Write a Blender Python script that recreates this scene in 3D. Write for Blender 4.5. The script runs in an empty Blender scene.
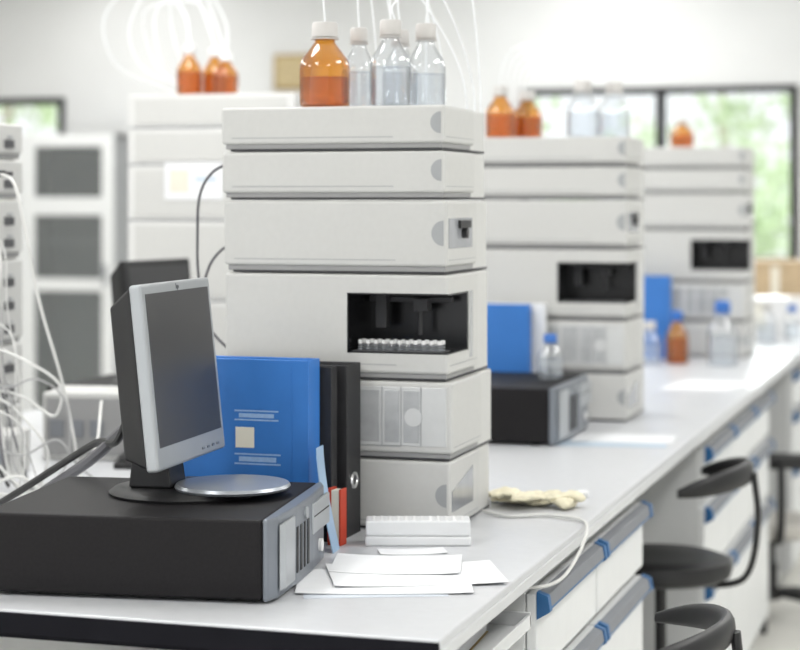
import bpy, bmesh, math, random
from mathutils import Vector, Matrix
random.seed(7)
scn = bpy.context.scene
COL = scn.collection
try:
    scn.view_settings.view_transform = 'Standard'
except Exception:
    pass

# ------------------------------------------------------------------ materials
def mat(name, col, rough=0.5, metal=0.0, noise=0.0, nscale=20, bump=0.0, spec=0.5):
    m = bpy.data.materials.new(name); m.use_nodes = True
    nt = m.node_tree; p = nt.nodes['Principled BSDF']
    p.inputs['Base Color'].default_value = (*col, 1)
    p.inputs['Roughness'].default_value = rough
    p.inputs['Metallic'].default_value = metal
    p.inputs['Specular IOR Level'].default_value = spec
    if noise or bump:
        tc = nt.nodes.new('ShaderNodeTexCoord')
        n = nt.nodes.new('ShaderNodeTexNoise'); n.inputs['Scale'].default_value = nscale
        n.inputs['Detail'].default_value = 4
        nt.links.new(tc.outputs['Object'], n.inputs['Vector'])
        if noise:
            r = nt.nodes.new('ShaderNodeValToRGB')
            r.color_ramp.elements[0].position = 0.3; r.color_ramp.elements[1].position = 0.7
            r.color_ramp.elements[0].color = (*[max(0, c*(1-noise)) for c in col], 1)
            r.color_ramp.elements[1].color = (*[min(1, c*(1+noise*0.5)) for c in col], 1)
            nt.links.new(n.outputs['Fac'], r.inputs['Fac'])
            nt.links.new(r.outputs['Color'], p.inputs['Base Color'])
        if bump:
            b = nt.nodes.new('ShaderNodeBump'); b.inputs['Strength'].default_value = bump
            b.inputs['Distance'].default_value = 0.002
            nt.links.new(n.outputs['Fac'], b.inputs['Height'])
            nt.links.new(b.outputs['Normal'], p.inputs['Normal'])
    return m

def thin_glass(name, tint, diff, dfac=0.1, gl=0.25, gmul=0.5, edge=None):
    m = bpy.data.materials.new(name); m.use_nodes = True
    nt = m.node_tree; nt.nodes.clear()
    o = nt.nodes.new('ShaderNodeOutputMaterial')
    t = nt.nodes.new('ShaderNodeBsdfTransparent'); t.inputs['Color'].default_value = (*tint, 1)
    d = nt.nodes.new('ShaderNodeBsdfDiffuse'); d.inputs['Color'].default_value = (*diff, 1)
    g = nt.nodes.new('ShaderNodeBsdfGlossy'); g.inputs['Roughness'].default_value = 0.04
    g.inputs['Color'].default_value = (1, 1, 1, 1)
    lw = nt.nodes.new('ShaderNodeLayerWeight'); lw.inputs['Blend'].default_value = gl
    mu = nt.nodes.new('ShaderNodeMath'); mu.operation = 'MULTIPLY_ADD'; mu.inputs[1].default_value = gmul; mu.inputs[2].default_value = 0.05
    if edge:
        l2 = nt.nodes.new('ShaderNodeLayerWeight'); l2.inputs['Blend'].default_value = 0.35
        rp = nt.nodes.new('ShaderNodeValToRGB')
        rp.color_ramp.elements[0].position = 0.25; rp.color_ramp.elements[0].color = (*tint, 1)
        rp.color_ramp.elements[1].position = 0.95; rp.color_ramp.elements[1].color = (*edge, 1)
        nt.links.new(l2.outputs['Facing'], rp.inputs['Fac']); nt.links.new(rp.outputs['Color'], t.inputs['Color'])
    m1 = nt.nodes.new('ShaderNodeMixShader'); m1.inputs[0].default_value = dfac
    m2 = nt.nodes.new('ShaderNodeMixShader')
    nt.links.new(t.outputs[0], m1.inputs[1]); nt.links.new(d.outputs[0], m1.inputs[2])
    nt.links.new(lw.outputs['Facing'], mu.inputs[0])
    nt.links.new(mu.outputs[0], m2.inputs[0])
    nt.links.new(m1.outputs[0], m2.inputs[1]); nt.links.new(g.outputs[0], m2.inputs[2])
    nt.links.new(m2.outputs[0], o.inputs['Surface'])
    return m

M = dict(
 wall=mat('wall_paint', (0.69, 0.695, 0.69), 0.9, noise=0.03, nscale=3),
 ceil=mat('ceiling_paint', (0.85, 0.85, 0.85), 0.9, noise=0.02),
 floor=mat('floor_vinyl', (0.76, 0.75, 0.70), 0.35, noise=0.06, nscale=6),
 bench=mat('bench_laminate', (0.57, 0.58, 0.60), 0.32, noise=0.03, nscale=60),
 benchedge=mat('bench_edge_white', (0.62, 0.63, 0.64), 0.4, noise=0.02),
 darkedge=mat('dark_edge', (0.008, 0.008, 0.011), 0.8, noise=0.1, spec=0.1),
 cab=mat('cabinet_white', (0.76, 0.77, 0.77), 0.45, noise=0.02),
 cabgrey=mat('cabinet_grey', (0.64, 0.65, 0.65), 0.5, noise=0.02),
 grey=mat('grey_plastic', (0.20, 0.21, 0.23), 0.5, noise=0.05),
 midgrey=mat('mid_grey', (0.38, 0.39, 0.40), 0.5, noise=0.05),
 blueh=mat('blue_handle', (0.02, 0.12, 0.30), 0.45, noise=0.05),
 inst=mat('instrument_plastic', (0.545, 0.545, 0.53), 0.5, noise=0.02, nscale=90, bump=0.05),
 instbody=mat('instrument_body', (0.575, 0.575, 0.56), 0.5, noise=0.02, nscale=90),
 instwhite=mat('instrument_white', (0.68, 0.68, 0.67), 0.5, noise=0.02, nscale=90),
 band=mat('band_grey', (0.30, 0.30, 0.30), 0.6, noise=0.03),
 grip=mat('grip_grey', (0.34, 0.35, 0.36), 0.5, noise=0.04),
 groove=mat('groove_dark', (0.08, 0.08, 0.085), 0.7, noise=0.1),
 darkpart=mat('dark_mechanism', (0.035, 0.035, 0.038), 0.5, noise=0.2),
 tint=mat('tinted_window', (0.30, 0.31, 0.33), 0.15, noise=0.08, nscale=30),
 pale=mat('pale_window', (0.42, 0.43, 0.44), 0.2, noise=0.15, nscale=25),
 palest=mat('pale_panel', (0.58, 0.59, 0.59), 0.2, noise=0.05, nscale=25),
 black=mat('black_plastic', (0.012, 0.012, 0.013), 0.45, noise=0.2, nscale=40),
 inner=mat('compartment_black', (0.006, 0.006, 0.007), 0.25, noise=0.2, nscale=40),
 blacksteel=mat('black_painted_steel', (0.010, 0.009, 0.010), 0.6, noise=0.25, nscale=200, spec=0.22),
 silver=mat('silver_plastic', (0.40, 0.42, 0.44), 0.35, 0.35, noise=0.03),
 footsilver=mat('foot_silver', (0.34, 0.36, 0.39), 0.3, 0.5, noise=0.03),
 darksilver=mat('dark_silver', (0.20, 0.22, 0.25), 0.35, 0.4, noise=0.05),
 screen=mat('screen_glass', (0.045, 0.045, 0.047), 0.35, noise=0.05, nscale=5),
 bluebind=mat('blue_binder_board', (0.030, 0.17, 0.52), 0.45, noise=0.08, nscale=12),
 bluelight=mat('print_light_blue', (0.30, 0.46, 0.72), 0.5, noise=0.1, nscale=200),
 blackbind=mat('black_binder_board', (0.012, 0.012, 0.014), 0.5, noise=0.2, nscale=60),
 paper=mat('paper', (0.80, 0.81, 0.83), 0.8, noise=0.02),
 papergrey=mat('paper_blue_grey', (0.58, 0.62, 0.68), 0.8, noise=0.03),  # blue-grey paper of the printed sheet
 label=mat('label_cream', (0.75, 0.72, 0.62), 0.7, noise=0.03),
 red=mat('red_card', (0.50, 0.05, 0.02), 0.6, noise=0.08),
 sheetblue=mat('light_blue_plastic', (0.38, 0.54, 0.74), 0.3, noise=0.05),
 paleblue=mat('pale_blue_plastic', (0.50, 0.60, 0.70), 0.4, noise=0.05),
 chrome=mat('chrome', (0.8, 0.8, 0.8), 0.15, 1.0, noise=0.02),
 glove=mat('latex_glove', (0.72, 0.67, 0.50), 0.7, noise=0.18, nscale=50, bump=0.6),
 rack=mat('rack_plastic', (0.74, 0.75, 0.76), 0.35, noise=0.02),
 cablew=mat('cable_white', (0.68, 0.68, 0.66), 0.5, noise=0.03),
 cablelg=mat('cable_pale_grey', (0.38, 0.38, 0.38), 0.5, noise=0.03),
 cableg=mat('cable_grey', (0.12, 0.12, 0.13), 0.5, noise=0.05),
 cableb=mat('cable_black', (0.02, 0.02, 0.02), 0.5, noise=0.1),
 tube=mat('tubing_clear', (0.92, 0.94, 0.96), 0.3, noise=0.02),
 capw=mat('cap_white', (0.58, 0.56, 0.54), 0.5, noise=0.03),
 capb=mat('cap_blue', (0.03, 0.15, 0.50), 0.4, noise=0.05),
 amber=thin_glass('amber_glass', (0.92, 0.60, 0.17), (0.72, 0.30, 0.03), 0.13, 0.25, 0.45, edge=(0.36, 0.11, 0.015)),
 amberliq=thin_glass('amber_liquid', (0.86, 0.52, 0.12), (0.55, 0.19, 0.01), 0.16, 0.05, 0.1, edge=(0.5, 0.2, 0.03)),
 clear=thin_glass('clear_glass', (0.95, 0.96, 0.97), (0.85, 0.87, 0.9), 0.05, 0.3, 0.5, edge=(0.35, 0.38, 0.40)),
 liquid=thin_glass('solvent_liquid', (0.92, 0.94, 0.96), (0.8, 0.83, 0.87), 0.10, 0.1, 0.2, edge=(0.65, 0.68, 0.71)),
 pane=thin_glass('window_pane', (0.97, 0.98, 0.98), (0.8, 0.8, 0.8), 0.02, 0.05, 0.2),
 cabglass=thin_glass('cabinet_glass', (0.74, 0.76, 0.76), (0.50, 0.52, 0.52), 0.15, 0.1, 0.2),
 frame=mat('window_frame_dark', (0.012, 0.012, 0.014), 0.6, noise=0.1, spec=0.3),
 cardboard=mat('cardboard', (0.50, 0.38, 0.24), 0.85, noise=0.1),
 wood=mat('plaque_wood', (0.38, 0.27, 0.12), 0.6, noise=0.2, nscale=10),
 plaque=mat('plaque_face', (0.50, 0.40, 0.22), 0.5, noise=0.2, nscale=40),
 bark=mat('bark', (0.30, 0.25, 0.18), 0.9, noise=0.3),
 lawn=mat('lawn', (0.55, 0.60, 0.42), 0.9, noise=0.3, nscale=2),
 beige=mat('beige_vinyl', (0.52, 0.50, 0.46), 0.6, noise=0.05),
 white=mat('white_plastic', (0.78, 0.78, 0.78), 0.4, noise=0.02),
)
def leafmat():
    m = mat('leaf', (0.46, 0.58, 0.36), 0.6, noise=0.45, nscale=1.2)
    nt = m.node_tree; p = nt.nodes['Principled BSDF']
    out = [n for n in nt.nodes if n.type == 'OUTPUT_MATERIAL'][0]
    tr = nt.nodes.new('ShaderNodeBsdfTranslucent'); tr.inputs['Color'].default_value = (0.70, 0.83, 0.56, 1)
    mx = nt.nodes.new('ShaderNodeMixShader'); mx.inputs[0].default_value = 0.55
    nt.links.new(p.outputs[0], mx.inputs[1]); nt.links.new(tr.outputs[0], mx.inputs[2]); nt.links.new(mx.outputs[0], out.inputs['Surface'])
    return m
M['leaf'] = leafmat()

# ------------------------------------------------------------------ mesh builder
def smooth_path(pts, n=8):
    pts = [Vector(p) for p in pts]
    if len(pts) < 3: return pts
    P = [pts[0]*2-pts[1]] + pts + [pts[-1]*2-pts[-2]]
    out = []
    for i in range(1, len(P)-2):
        a, b, c, d = P[i-1], P[i], P[i+1], P[i+2]
        for k in range(n):
            t = k/n
            out.append(0.5*((2*b)+(c-a)*t+(2*a-5*b+4*c-d)*t*t+(3*b-a-3*c+d)*t**3))
    out.append(pts[-1]); return out

class B:
    def __init__(s): s.bm = bmesh.new()
    def _f(s, vs, m):
        try:
            f = s.bm.faces.new(vs); f.material_index = m; return f
        except ValueError: return None
    def hexa(s, c, m=0):
        v = [s.bm.verts.new(p) for p in c]
        for q in ((0,3,2,1),(4,5,6,7),(0,1,5,4),(1,2,6,5),(2,3,7,6),(3,0,4,7)):
            s._f([v[i] for i in q], m)
    def box(s, x0, x1, y0, y1, z0, z1, m=0):
        s.hexa([(x0,y0,z0),(x1,y0,z0),(x1,y1,z0),(x0,y1,z0),(x0,y0,z1),(x1,y0,z1),(x1,y1,z1),(x0,y1,z1)], m)
    def ring(s, pts): return [s.bm.verts.new(p) for p in pts]
    def lathe(s, prof, cx=0, cy=0, seg=28, m=0, sx=1, sy=1):
        rings = []
        for r, z in prof:
            rings.append(s.ring([(cx+sx*r*math.cos(2*math.pi*i/seg), cy+sy*r*math.sin(2*math.pi*i/seg), z) for i in range(seg)]))
        for a, b in zip(rings, rings[1:]):
            for i in range(seg):
                j = (i+1) % seg
                s._f([a[i], a[j], b[j], b[i]], m)
        s._f(list(reversed(rings[0])), m); s._f(rings[-1], m)
    def cyl(s, p0, p1, r0, r1=None, seg=20, m=0):
        p0 = Vector(p0); p1 = Vector(p1); r1 = r0 if r1 is None else r1
        d = (p1-p0).normalized(); a = d.orthogonal().normalized(); b = d.cross(a)
        R = []
        for p, r in ((p0, r0), (p1, r1)):
            R.append(s.ring([p+(a*math.cos(2*math.pi*i/seg)+b*math.sin(2*math.pi*i/seg))*r for i in range(seg)]))
        for i in range(seg):
            j = (i+1) % seg; s._f([R[0][i], R[0][j], R[1][j], R[1][i]], m)
        s._f(list(reversed(R[0])), m); s._f(R[1], m)
    def tube(s, pts, r, seg=8, m=0, n=8, sy=1.0):
        P = smooth_path(pts, n) if n else [Vector(p) for p in pts]
        N = len(P); t0 = (P[1]-P[0]).normalized()
        up = Vector((0,0,1)); a = up.cross(t0)
        if a.length < 1e-3: a = Vector((1,0,0)).cross(t0)
        a.normalize(); rings = []
        for i, p in enumerate(P):
            t = (P[min(i+1, N-1)]-P[max(i-1, 0)]).normalized()
            a = (a - t*a.dot(t))
            if a.length < 1e-5: a = t.orthogonal()
            a.normalize(); b = t.cross(a)
            rr = r(i/(N-1)) if callable(r) else r
            rings.append(s.ring([p+(a*math.cos(2*math.pi*k/seg)+b*sy*math.sin(2*math.pi*k/seg))*rr for k in range(seg)]))
        for u, w in zip(rings, rings[1:]):
            for k in range(seg):
                j = (k+1) % seg; s._f([u[k], u[j], w[j], w[k]], m)
        s._f(list(reversed(rings[0])), m); s._f(rings[-1], m)
    def poly(s, pts2, plane, a, b, m=0):
        def P(p, c):
            return {'xz': (p[0], c, p[1]), 'yz': (c, p[0], p[1]), 'xy': (p[0], p[1], c)}[plane]
        A = s.ring([P(p, a) for p in pts2]); C = s.ring([P(p, b) for p in pts2])
        s._f(list(reversed(A)), m); s._f(C, m)
        n = len(pts2)
        for i in range(n):
            j = (i+1) % n; s._f([A[i], A[j], C[j], C[i]], m)
    def done(s, name, mats, parent=None, loc=(0,0,0), rot=(0,0,0), bevel=0, seg=2, label=None, cut=None, smooth=False):
        bm = s.bm
        bmesh.ops.recalc_face_normals(bm, faces=bm.faces[:])
        if smooth:
            for f in bm.faces: f.smooth = True
            for e in bm.edges:
                if len(e.link_faces) == 2 and e.calc_face_angle(0) > 0.7: e.smooth = False
        me = bpy.data.meshes.new(name); bm.to_mesh(me); bm.free()
        for k in (mats if isinstance(mats, (list, tuple)) else [mats]): me.materials.append(M[k])
        ob = bpy.data.objects.new(name, me); COL.objects.link(ob)
        if bevel:
            md = ob.modifiers.new('bevel', 'BEVEL'); md.width = bevel; md.segments = seg
            md.limit_method = 'ANGLE'; md.angle_limit = 0.6
        if cut:
            cb = B()
            for c in cut: cb.box(*c)
            bmesh.ops.recalc_face_normals(cb.bm, faces=cb.bm.faces[:])
            cm = bpy.data.meshes.new('tmp'); cb.bm.to_mesh(cm); cb.bm.free()
            co = bpy.data.objects.new('tmp', cm); COL.objects.link(co)
            bo = ob.modifiers.new('cut', 'BOOLEAN'); bo.operation = 'DIFFERENCE'; bo.object = co; bo.solver = 'EXACT'
            bpy.context.view_layer.update()
            dg = bpy.context.evaluated_depsgraph_get()
            nm = bpy.data.meshes.new_from_object(ob.evaluated_get(dg))
            ob.modifiers.clear(); ob.data = nm
            bpy.data.objects.remove(co); bpy.data.meshes.remove(cm)
        ob.location = loc; ob.rotation_euler = rot
        if parent: ob.parent = parent
        if label: ob['label'] = label
        return ob

def tag(ob, label, cat, group=None, kind=None):
    ob['label'] = label; ob['category'] = cat
    if group: ob['group'] = group
    if kind: ob['kind'] = kind
    return ob
def root(name, label, cat, loc, rz=0, group=None):
    e = bpy.data.objects.new(name, None); e.empty_display_size = 0.05
    COL.objects.link(e); e.location = loc; e.rotation_euler = (0, 0, rz)
    return tag(e, label, cat, group)
def structure(ob, label):
    ob['kind'] = 'structure'; ob['label'] = label; return ob
def clone(r, loc, rz=None, label=None):
    n = r.copy(); COL.objects.link(n); n.location = loc
    if rz is not None: n.rotation_euler = (0, 0, rz)
    if label: n['label'] = label
    def rec(src, dst):
        for c in list(src.children):
            k = c.copy(); k.parent = dst; COL.objects.link(k); rec(c, k)
    rec(r, n); return n
R = math.radians

# ------------------------------------------------------------------ room
b = B()
W0, W1 = -8.0, 2.6
def wallbox(x0, x1, z0, z1): b.box(x0, x1, 10.0, 10.15, z0, z1)
wallbox(W0, -6.7, 0, 2.9); wallbox(-6.7, -5.15, 0, 1.14); wallbox(-6.7, -5.15, 2.07, 2.9)
wallbox(-5.15, -2.42, 0, 2.9); wallbox(-2.42, -0.95, 0, 1.14); wallbox(-2.42, -0.95, 2.07, 2.9)
wallbox(-0.95, W1, 0, 2.9)
structure(b.done('wall_back', 'wall'), 'pale grey painted wall with window openings')
b = B(); b.box(W0-0.1, W0, -2, 10.15, 0, 2.9); structure(b.done('wall_left', 'wall'), 'pale grey painted side wall')
b = B(); b.box(W1, W1+0.1, -2, 10.15, 0, 2.9); structure(b.done('wall_right', 'wall'), 'pale grey painted side wall')
b = B(); b.box(W0-0.1, W1+0.1, -2, 10.15, -0.1, 0); structure(b.done('floor', 'floor'), 'pale vinyl laboratory floor')
b = B(); b.box(W0-0.1, W1+0.1, -2, 10.15, 2.9, 3.0); structure(b.done('ceiling', 'ceil'), 'white painted ceiling')
b = B(); b.box(W0, W1, 9.985, 10.0, 0, 0.1); structure(b.done('baseboard_back', 'midgrey', bevel=0.004), 'grey baseboard')

def window(n, x0, x1, mull):
    b = B(); t = 0.038
    z0, z1 = 1.14, 2.07
    b.box(x0, x1, 9.98, 10.06, z0, z0+t); b.box(x0, x1, 9.98, 10.06, z1-t, z1)
    b.box(x0, x0+t, 9.98, 10.06, z0, z1); b.box(x1-t, x1, 9.98, 10.06, z0, z1)
    for m_ in mull: b.box(m_-0.026, m_+0.026, 9.985, 10.05, z0, z1)
    b.box(x0, x1, 10.015, 10.019, z0, z1, 1)
    structure(b.done('window_%d' % n, ['frame', 'pane'], bevel=0.003), 'dark framed window looking out on trees')
window(1, -2.42, -0.95, [-1.66]); window(2, -6.7, -5.15, [-5.95])
b = B(); b.box(-2.5, -0.9, 9.90, 10.0, 1.11, 1.14); structure(b.done('trim_1', 'white', bevel=0.004), 'white window sill')

# outside
b = B(); b.box(-20, 10, 10.3, 40, -0.35, -0.30); g = b.done('lawn', 'lawn'); tag(g, 'green lawn outside the windows', 'lawn', kind='stuff')
def tree(loc, h, rad, n):
    r = root('tree', 'leafy green tree outside the window', 'tree', loc, group='trees outside')
    b = B(); b.tube([(0,0,0.0),(0.05,0,h*0.4),(-0.03,0.05,h*0.8),(0,0,h)], lambda t: 0.09*(1-t*0.8), 10); b.done('trunk', 'bark', r, smooth=True)
    b = B()
    cl = [Vector((random.uniform(-.75,.75)*rad, random.uniform(-.6,.6)*rad, random.uniform(-.9,.8)*rad)) for _ in range(15)]
    for i in range(n):
        d = Vector((random.gauss(0,1), random.gauss(0,1), random.gauss(0,1))).normalized()*rad*random.uniform(0.05, 0.32)
        c = cl[i % 15] + d + Vector((0,0,h*0.68))
        u = Vector((random.gauss(0,1), random.gauss(0,1), random.gauss(0,1))).normalized()*0.07
        w = u.orthogonal().normalized()*0.04
        b._f(b.ring([c-u, c+w, c+u, c-w]), 0)
    f = b.done('foliage', 'leaf', r); f['kind'] = 'stuff'
for (x, y, h, rad, n) in [(-3.25,13.5,2.7,0.95,650),(-1.15,13.6,2.8,0.95,850),(-2.2,16.6,3.2,1.5,1100),(-8.0,14.5,3.0,1.4,1000)]:
    tree((x, y, -0.299), h, rad, n)

# ------------------------------------------------------------------ bench
U1, U0 = -0.685, -2.5
V0, V1 = 2.381, 9.9
bench = root('laboratory_bench', 'long pale grey laboratory worktop with dark front edge', 'bench', (-1.6, 6.1, 0.86))
def bb(name, m_, *c, bv=0.002):
    b = B(); b.box(c[0]+1.6, c[1]+1.6, c[2]-6.1, c[3]-6.1, c[4]-0.86, c[5]-0.86); b.done(name, m_, bench, bevel=bv)
bb('worktop', 'bench', U0, U1, V0, V1, 0.886, 0.9, bv=0.003)
bb('edge_strip', 'benchedge', U1-0.012, U1+0.002, V0+0.004, V1-0.004, 0.870, 0.888)
bb('underframe', 'darkedge', U0+0.01, U1-0.014, V0+0.001, V1-0.004, 0.860, 0.8858)
bb('front_edge', 'darkedge', U0, U1, V0-0.003, V0-0.0005, 0.866, 0.8965, bv=0.001)
fr = root('bench_frame', 'grey metal frame and partition carrying the bench top', 'frame', (-1.42, 6.1, 0))
b = B(); b.box(0, 0.02, V0+0.10-6.1, V1-6.1, 0.0, 0.8595); b.done('partition_panel', ['cab'], fr)
for (x, y) in [(-2.42, V0+0.05), (-2.42, 5.0), (-2.42, 9.5), (-1.44, V0+0.05)]:
    b = B(); b.box(x-0.02+1.42, x+0.02+1.42, y-0.02-6.1, y+0.02-6.1, 0, 0.8595); b.done('leg', 'grey', fr, bevel=0.003)

def cabinet(v, w=0.5):
    r = root('drawer_cabinet', 'white under-bench drawer cabinet with grey and blue handle rails', 'cabinet', (-0.72, v+w/2, 0), group='under-bench cabinets')
    h = w/2
    b = B(); b.box(-0.55, 0.0, -h+0.001, h-0.001, 0.08, 0.8595); b.box(-0.5, -0.05, -h+0.02, h-0.02, 0, 0.08)
    b.done('body', 'cabgrey', r, bevel=0.002)
    zs = [(0.700, 0.835), (0.50, 0.68), (0.10, 0.48)]
    for z0, z1 in zs:
        b = B(); b.box(0.001, 0.018, -h+0.006, h-0.006, z0, z1)
        d = b.done('drawer', 'cab', r, bevel=0.003)
        b = B()
        b.poly([(0.018, z1+0.002), (0.034, z1-0.004), (0.038, z1-0.024), (0.018, z1-0.032)], 'xz', -h+0.024, h-0.024, 0)
        b.poly([(0.0183, z1-0.0325), (0.0365, z1-0.0245), (0.0365, z1-0.0295), (0.0183, z1-0.0385)], 'xz', -h+0.024, h-0.024, 1)
        for s_ in (-1, 1):
            y0 = s_*(h-0.024); y1 = s_*(h-0.006)
            b.poly([(0.018, z1+0.004), (0.037, z1-0.003), (0.041, z1-0.028), (0.018, z1-0.042)], 'xz', min(y0,y1), max(y0,y1), 1)
        b.done('handle', ['grey', 'blueh'], d, bevel=0.001)
    return r
c0 = cabinet(3.0)
for v in (3.5, 4.9, 5.4, 5.9, 7.2, 7.7, 8.2, 8.7, 9.2):
    clone(c0, (-0.72, v+0.25, 0))
r = root('under_bench_tray', 'pale grey metal tray hung beneath the bench end', 'tray', (-0.90, 2.73, 0.79))
b = B(); b.box(-0.2, 0.20, -0.23, 0.23, 0.0, 0.004); b.box(0.194, 0.20, -0.23, 0.23, 0.004, 0.022)
b.box(-0.2, 0.20, -0.23, -0.224, 0.004, 0.026); b.box(-0.2,0.20,0.224,0.23,0.004,0.026); b.done('shelf', 'cab', r, bevel=0.001)
for x in (-0.10, 0.12):
    for y in (-0.21, 0.195):
        b = B(); b.box(x, x+0.012, y, y+0.012, 0.003, 0.0697); b.done('bracket', 'grey', r)
r = root('notebook', 'brown covered notebook lying in the tray', 'notebook', (-0.845, 2.74, 0.7945), R(3))
b = B(); b.box(-0.10, 0.10, -0.15, 0.15, 0, 0.002); b.box(-0.10, 0.10, -0.15, 0.15, 0.028, 0.030); b.box(-0.103,-0.10,-0.15,0.15,0,0.030); b.done('cover', 'wood', r, bevel=0.001)
b = B(); b.box(-0.0995, 0.097, -0.148, 0.148, 0.0021, 0.0279); b.done('pages', 'paper', r)

# ------------------------------------------------------------------ chromatography modules
def module(x, y, zb, zc, zt, kind, w=0.414, d=0.30, rz=0, label=None, group=None, dx=0, rear=False):
    names = {'plain': 'degasser_module', 'pump': 'pump_module', 'auto': 'autosampler_module', 'column': 'column_module', 'detector': 'detector_module'}
    labels = {'plain': 'slim pale grey instrument module with semicircular finger grip',
              'pump': 'pale grey pump module with small tinted side window',
              'auto': 'pale grey autosampler module with dark open vial compartment',
              'column': 'pale grey column compartment with translucent divided front panel',
              'detector': 'pale grey detector module at the base of the instrument tower'}
    r = root(names[kind], label or (labels[kind] if not rear else 'pale instrument module with connectors on its back'), 'laboratory instrument', (x+dx, y, zb), rz, group)
    h = zt-zb; c = zc-zb; H = w/2
    ci, cb_ = ('inst', 'instbody')
    if rear == 1: ci = cb_ = 'instwhite'
    body_cut = cov_cut = None
    if kind == 'auto':
        wx0 = -H+0.230; wz0, wz1 = c+0.034, h-0.033
        cov_cut = [(wx0, H+0.05, -0.05, 0.135, wz0, wz1)]
        body_cut = [(wx0-0.0, H+0.05, -0.05, 0.132, wz0, wz1)]
    b = B(); b.box(-H+0.008, H-0.008, 0.014, d, 0.0005, h-0.001)
    b.done('body', cb_, r, bevel=0.004, cut=body_cut)
    b = B(); b.box(-H+0.006, H-0.005, 0.006, 0.19, 0.0045, c+0.001)
    b.done('recess_band', ['band' if not rear == 1 else 'instwhite'], r, bevel=0.001, label='recessed band under the cover')
    b = B(); b.box(-H+0.014, H-0.0075, 0.010, d+0.0006, 0.0008, 0.0045); b.done('gap_shade_strip', 'groove' if not rear == 1 else 'grip', r, label='dark strip drawn as the shaded seam beneath the module')  # coloured strip stands in for shade in the gap between modules
    b = B(); b.box(-H, H, 0, 0.20, c, h-0.0008)
    b.done('front_cover', ci, r, bevel=0.005, seg=3, cut=cov_cut)
    b = B(); zl = c + (0.010 if kind != 'auto' else 0.014)
    b.box(-H+0.02, H*0.55, -0.0004, 0.002, zl, zl+0.0016); b.done('seam', 'grip', r)
    b = B(); b.box(H-0.002, H+0.0004, 0.01, 0.19, zl, zl+0.0012); b.done('seam', 'grip', r)
    if rear:
        b = B(); b.box(-H+0.03, H-0.03, d, d+0.003, 0.012, h-0.012); b.done('rear_panel', 'instbody' if rear == 1 else 'band', r, bevel=0.001)
        for k in range(3):
            b = B(); b.box(-H+0.05+k*0.05, -H+0.075+k*0.05, d+0.003, d+0.010, h*0.3, h*0.3+0.012); b.done('connector', 'midgrey', r, bevel=0.001)
        if rear == 2:
            n = max(1, int(h/0.05))
            for k in range(n):
                z_ = c+0.012+(h-c-0.02)*k/n
                b = B(); b.box(-H-0.004, -H+0.002, 0.045, 0.085, z_, z_+0.018); b.done('side_port', 'groove', r, bevel=0.001)
                b = B(); b.box(-H-0.006, -H+0.002, 0.055, 0.070, z_+0.021, z_+0.027); b.done('side_port', 'midgrey', r, bevel=0.001)
        return r
    def grip(xc, zc_, rr, matn='grip', nm='finger_grip'):
        pts = [(xc, zc_+rr)] + [(xc-rr*math.cos(a), zc_+rr*math.sin(a)) for a in [math.pi/2 - k*math.pi/14 for k in range(1, 14)]] + [(xc, zc_-rr)]
        b = B(); b.poly(pts, 'xz', -0.0012, 0.004); b.done(nm, matn, r)
    mid = (c+h)/2
    if kind == 'plain': grip(H-0.006, mid+0.002, 0.019)
    if kind == 'pump':
        grip(H-0.006, mid, 0.022)
        b = B(); b.box(H-0.003, H+0.0008, 0.008, 0.165, mid-0.027, mid+0.026); b.done('side_window', 'tint', r, bevel=0.001)
        b = B(); b.box(H, H+0.006, 0.07, 0.14, mid+0.008, mid+0.022); b.done('latch', 'black', r, bevel=0.001)
        b = B(); b.cyl((H, 0.10, mid-0.001), (H+0.010, 0.10, mid-0.001), 0.009); b.done('purge_valve', 'black', r)
    if kind == 'auto':
        b = B()
        b.box(wx0, H-0.009, 0.128, 0.131, wz0, wz1)
        b.box(wx0+0.0003, wx0+0.003, 0.001, 0.128, wz0, wz1)
        b.box(wx0, H-0.001, 0.001, 0.131, wz1-0.003, wz1-0.0003)
        b.box(wx0, H-0.001, 0.001, 0.131, wz0+0.0003, wz0+0.002)
        b.box(H-0.009, H-0.001, 0.128, 0.1345, wz0, wz1)
        b.done('sample_compartment', 'inner', r, label='black inner lining of the vial compartment')
        b = B()
        b.box(wx0+0.03, wx0+0.05, 0.07, 0.09, wz0+0.04, wz1-0.004)
        b.box(wx0+0.01, H-0.02, 0.095, 0.105, wz1-0.02, wz1-0.01)
        b.cyl((wx0+0.11, 0.08, wz0+0.028), (wx0+0.11, 0.08, wz1-0.01), 0.004)
        b.box(wx0+0.10, wx0+0.125, 0.07, 0.10, wz1-0.035, wz1-0.012)
        b.done('needle_arm', 'darkpart', r, bevel=0.001)
        b = B(); b.box(wx0+0.006, H-0.014, 0.008, 0.060, wz0+0.0022, wz0+0.004); b.done('vial_tray', 'groove', r, bevel=0.0005)
        b = B(); b.box(H-0.003, H+0.001, 0.14, 0.160, c+0.02, wz1); b.done('side_trim', 'pale', r, bevel=0.001)
    if kind == 'column':
        b = B(); b.box(-H+0.03, H-0.010, -0.0015, 0.003, c+0.012, h-0.010); b.done('front_panel', 'palest', r, bevel=0.001, label='translucent front panel')
        for x0_, x1_ in ((-0.16, -0.02), (0.0, 0.028), (0.036, 0.076), (0.086, 0.112), (0.120, 0.148)):
            b = B(); b.box(x0_, x1_, -0.0024, 0.001, c+0.018, h-0.016); b.done('inner_window', 'pale', r, bevel=0.0008)
        for x0_ in (0.080, 0.1145, 0.150):
            b = B(); b.box(x0_, x0_+0.0025, -0.003, 0.001, c+0.012, h-0.010); b.done('panel_rib', 'midgrey', r)
        pts = [(0.138+0.016*math.cos(2*math.pi*k/28), mid+0.016*math.sin(2*math.pi*k/28)) for k in range(28)]
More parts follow.
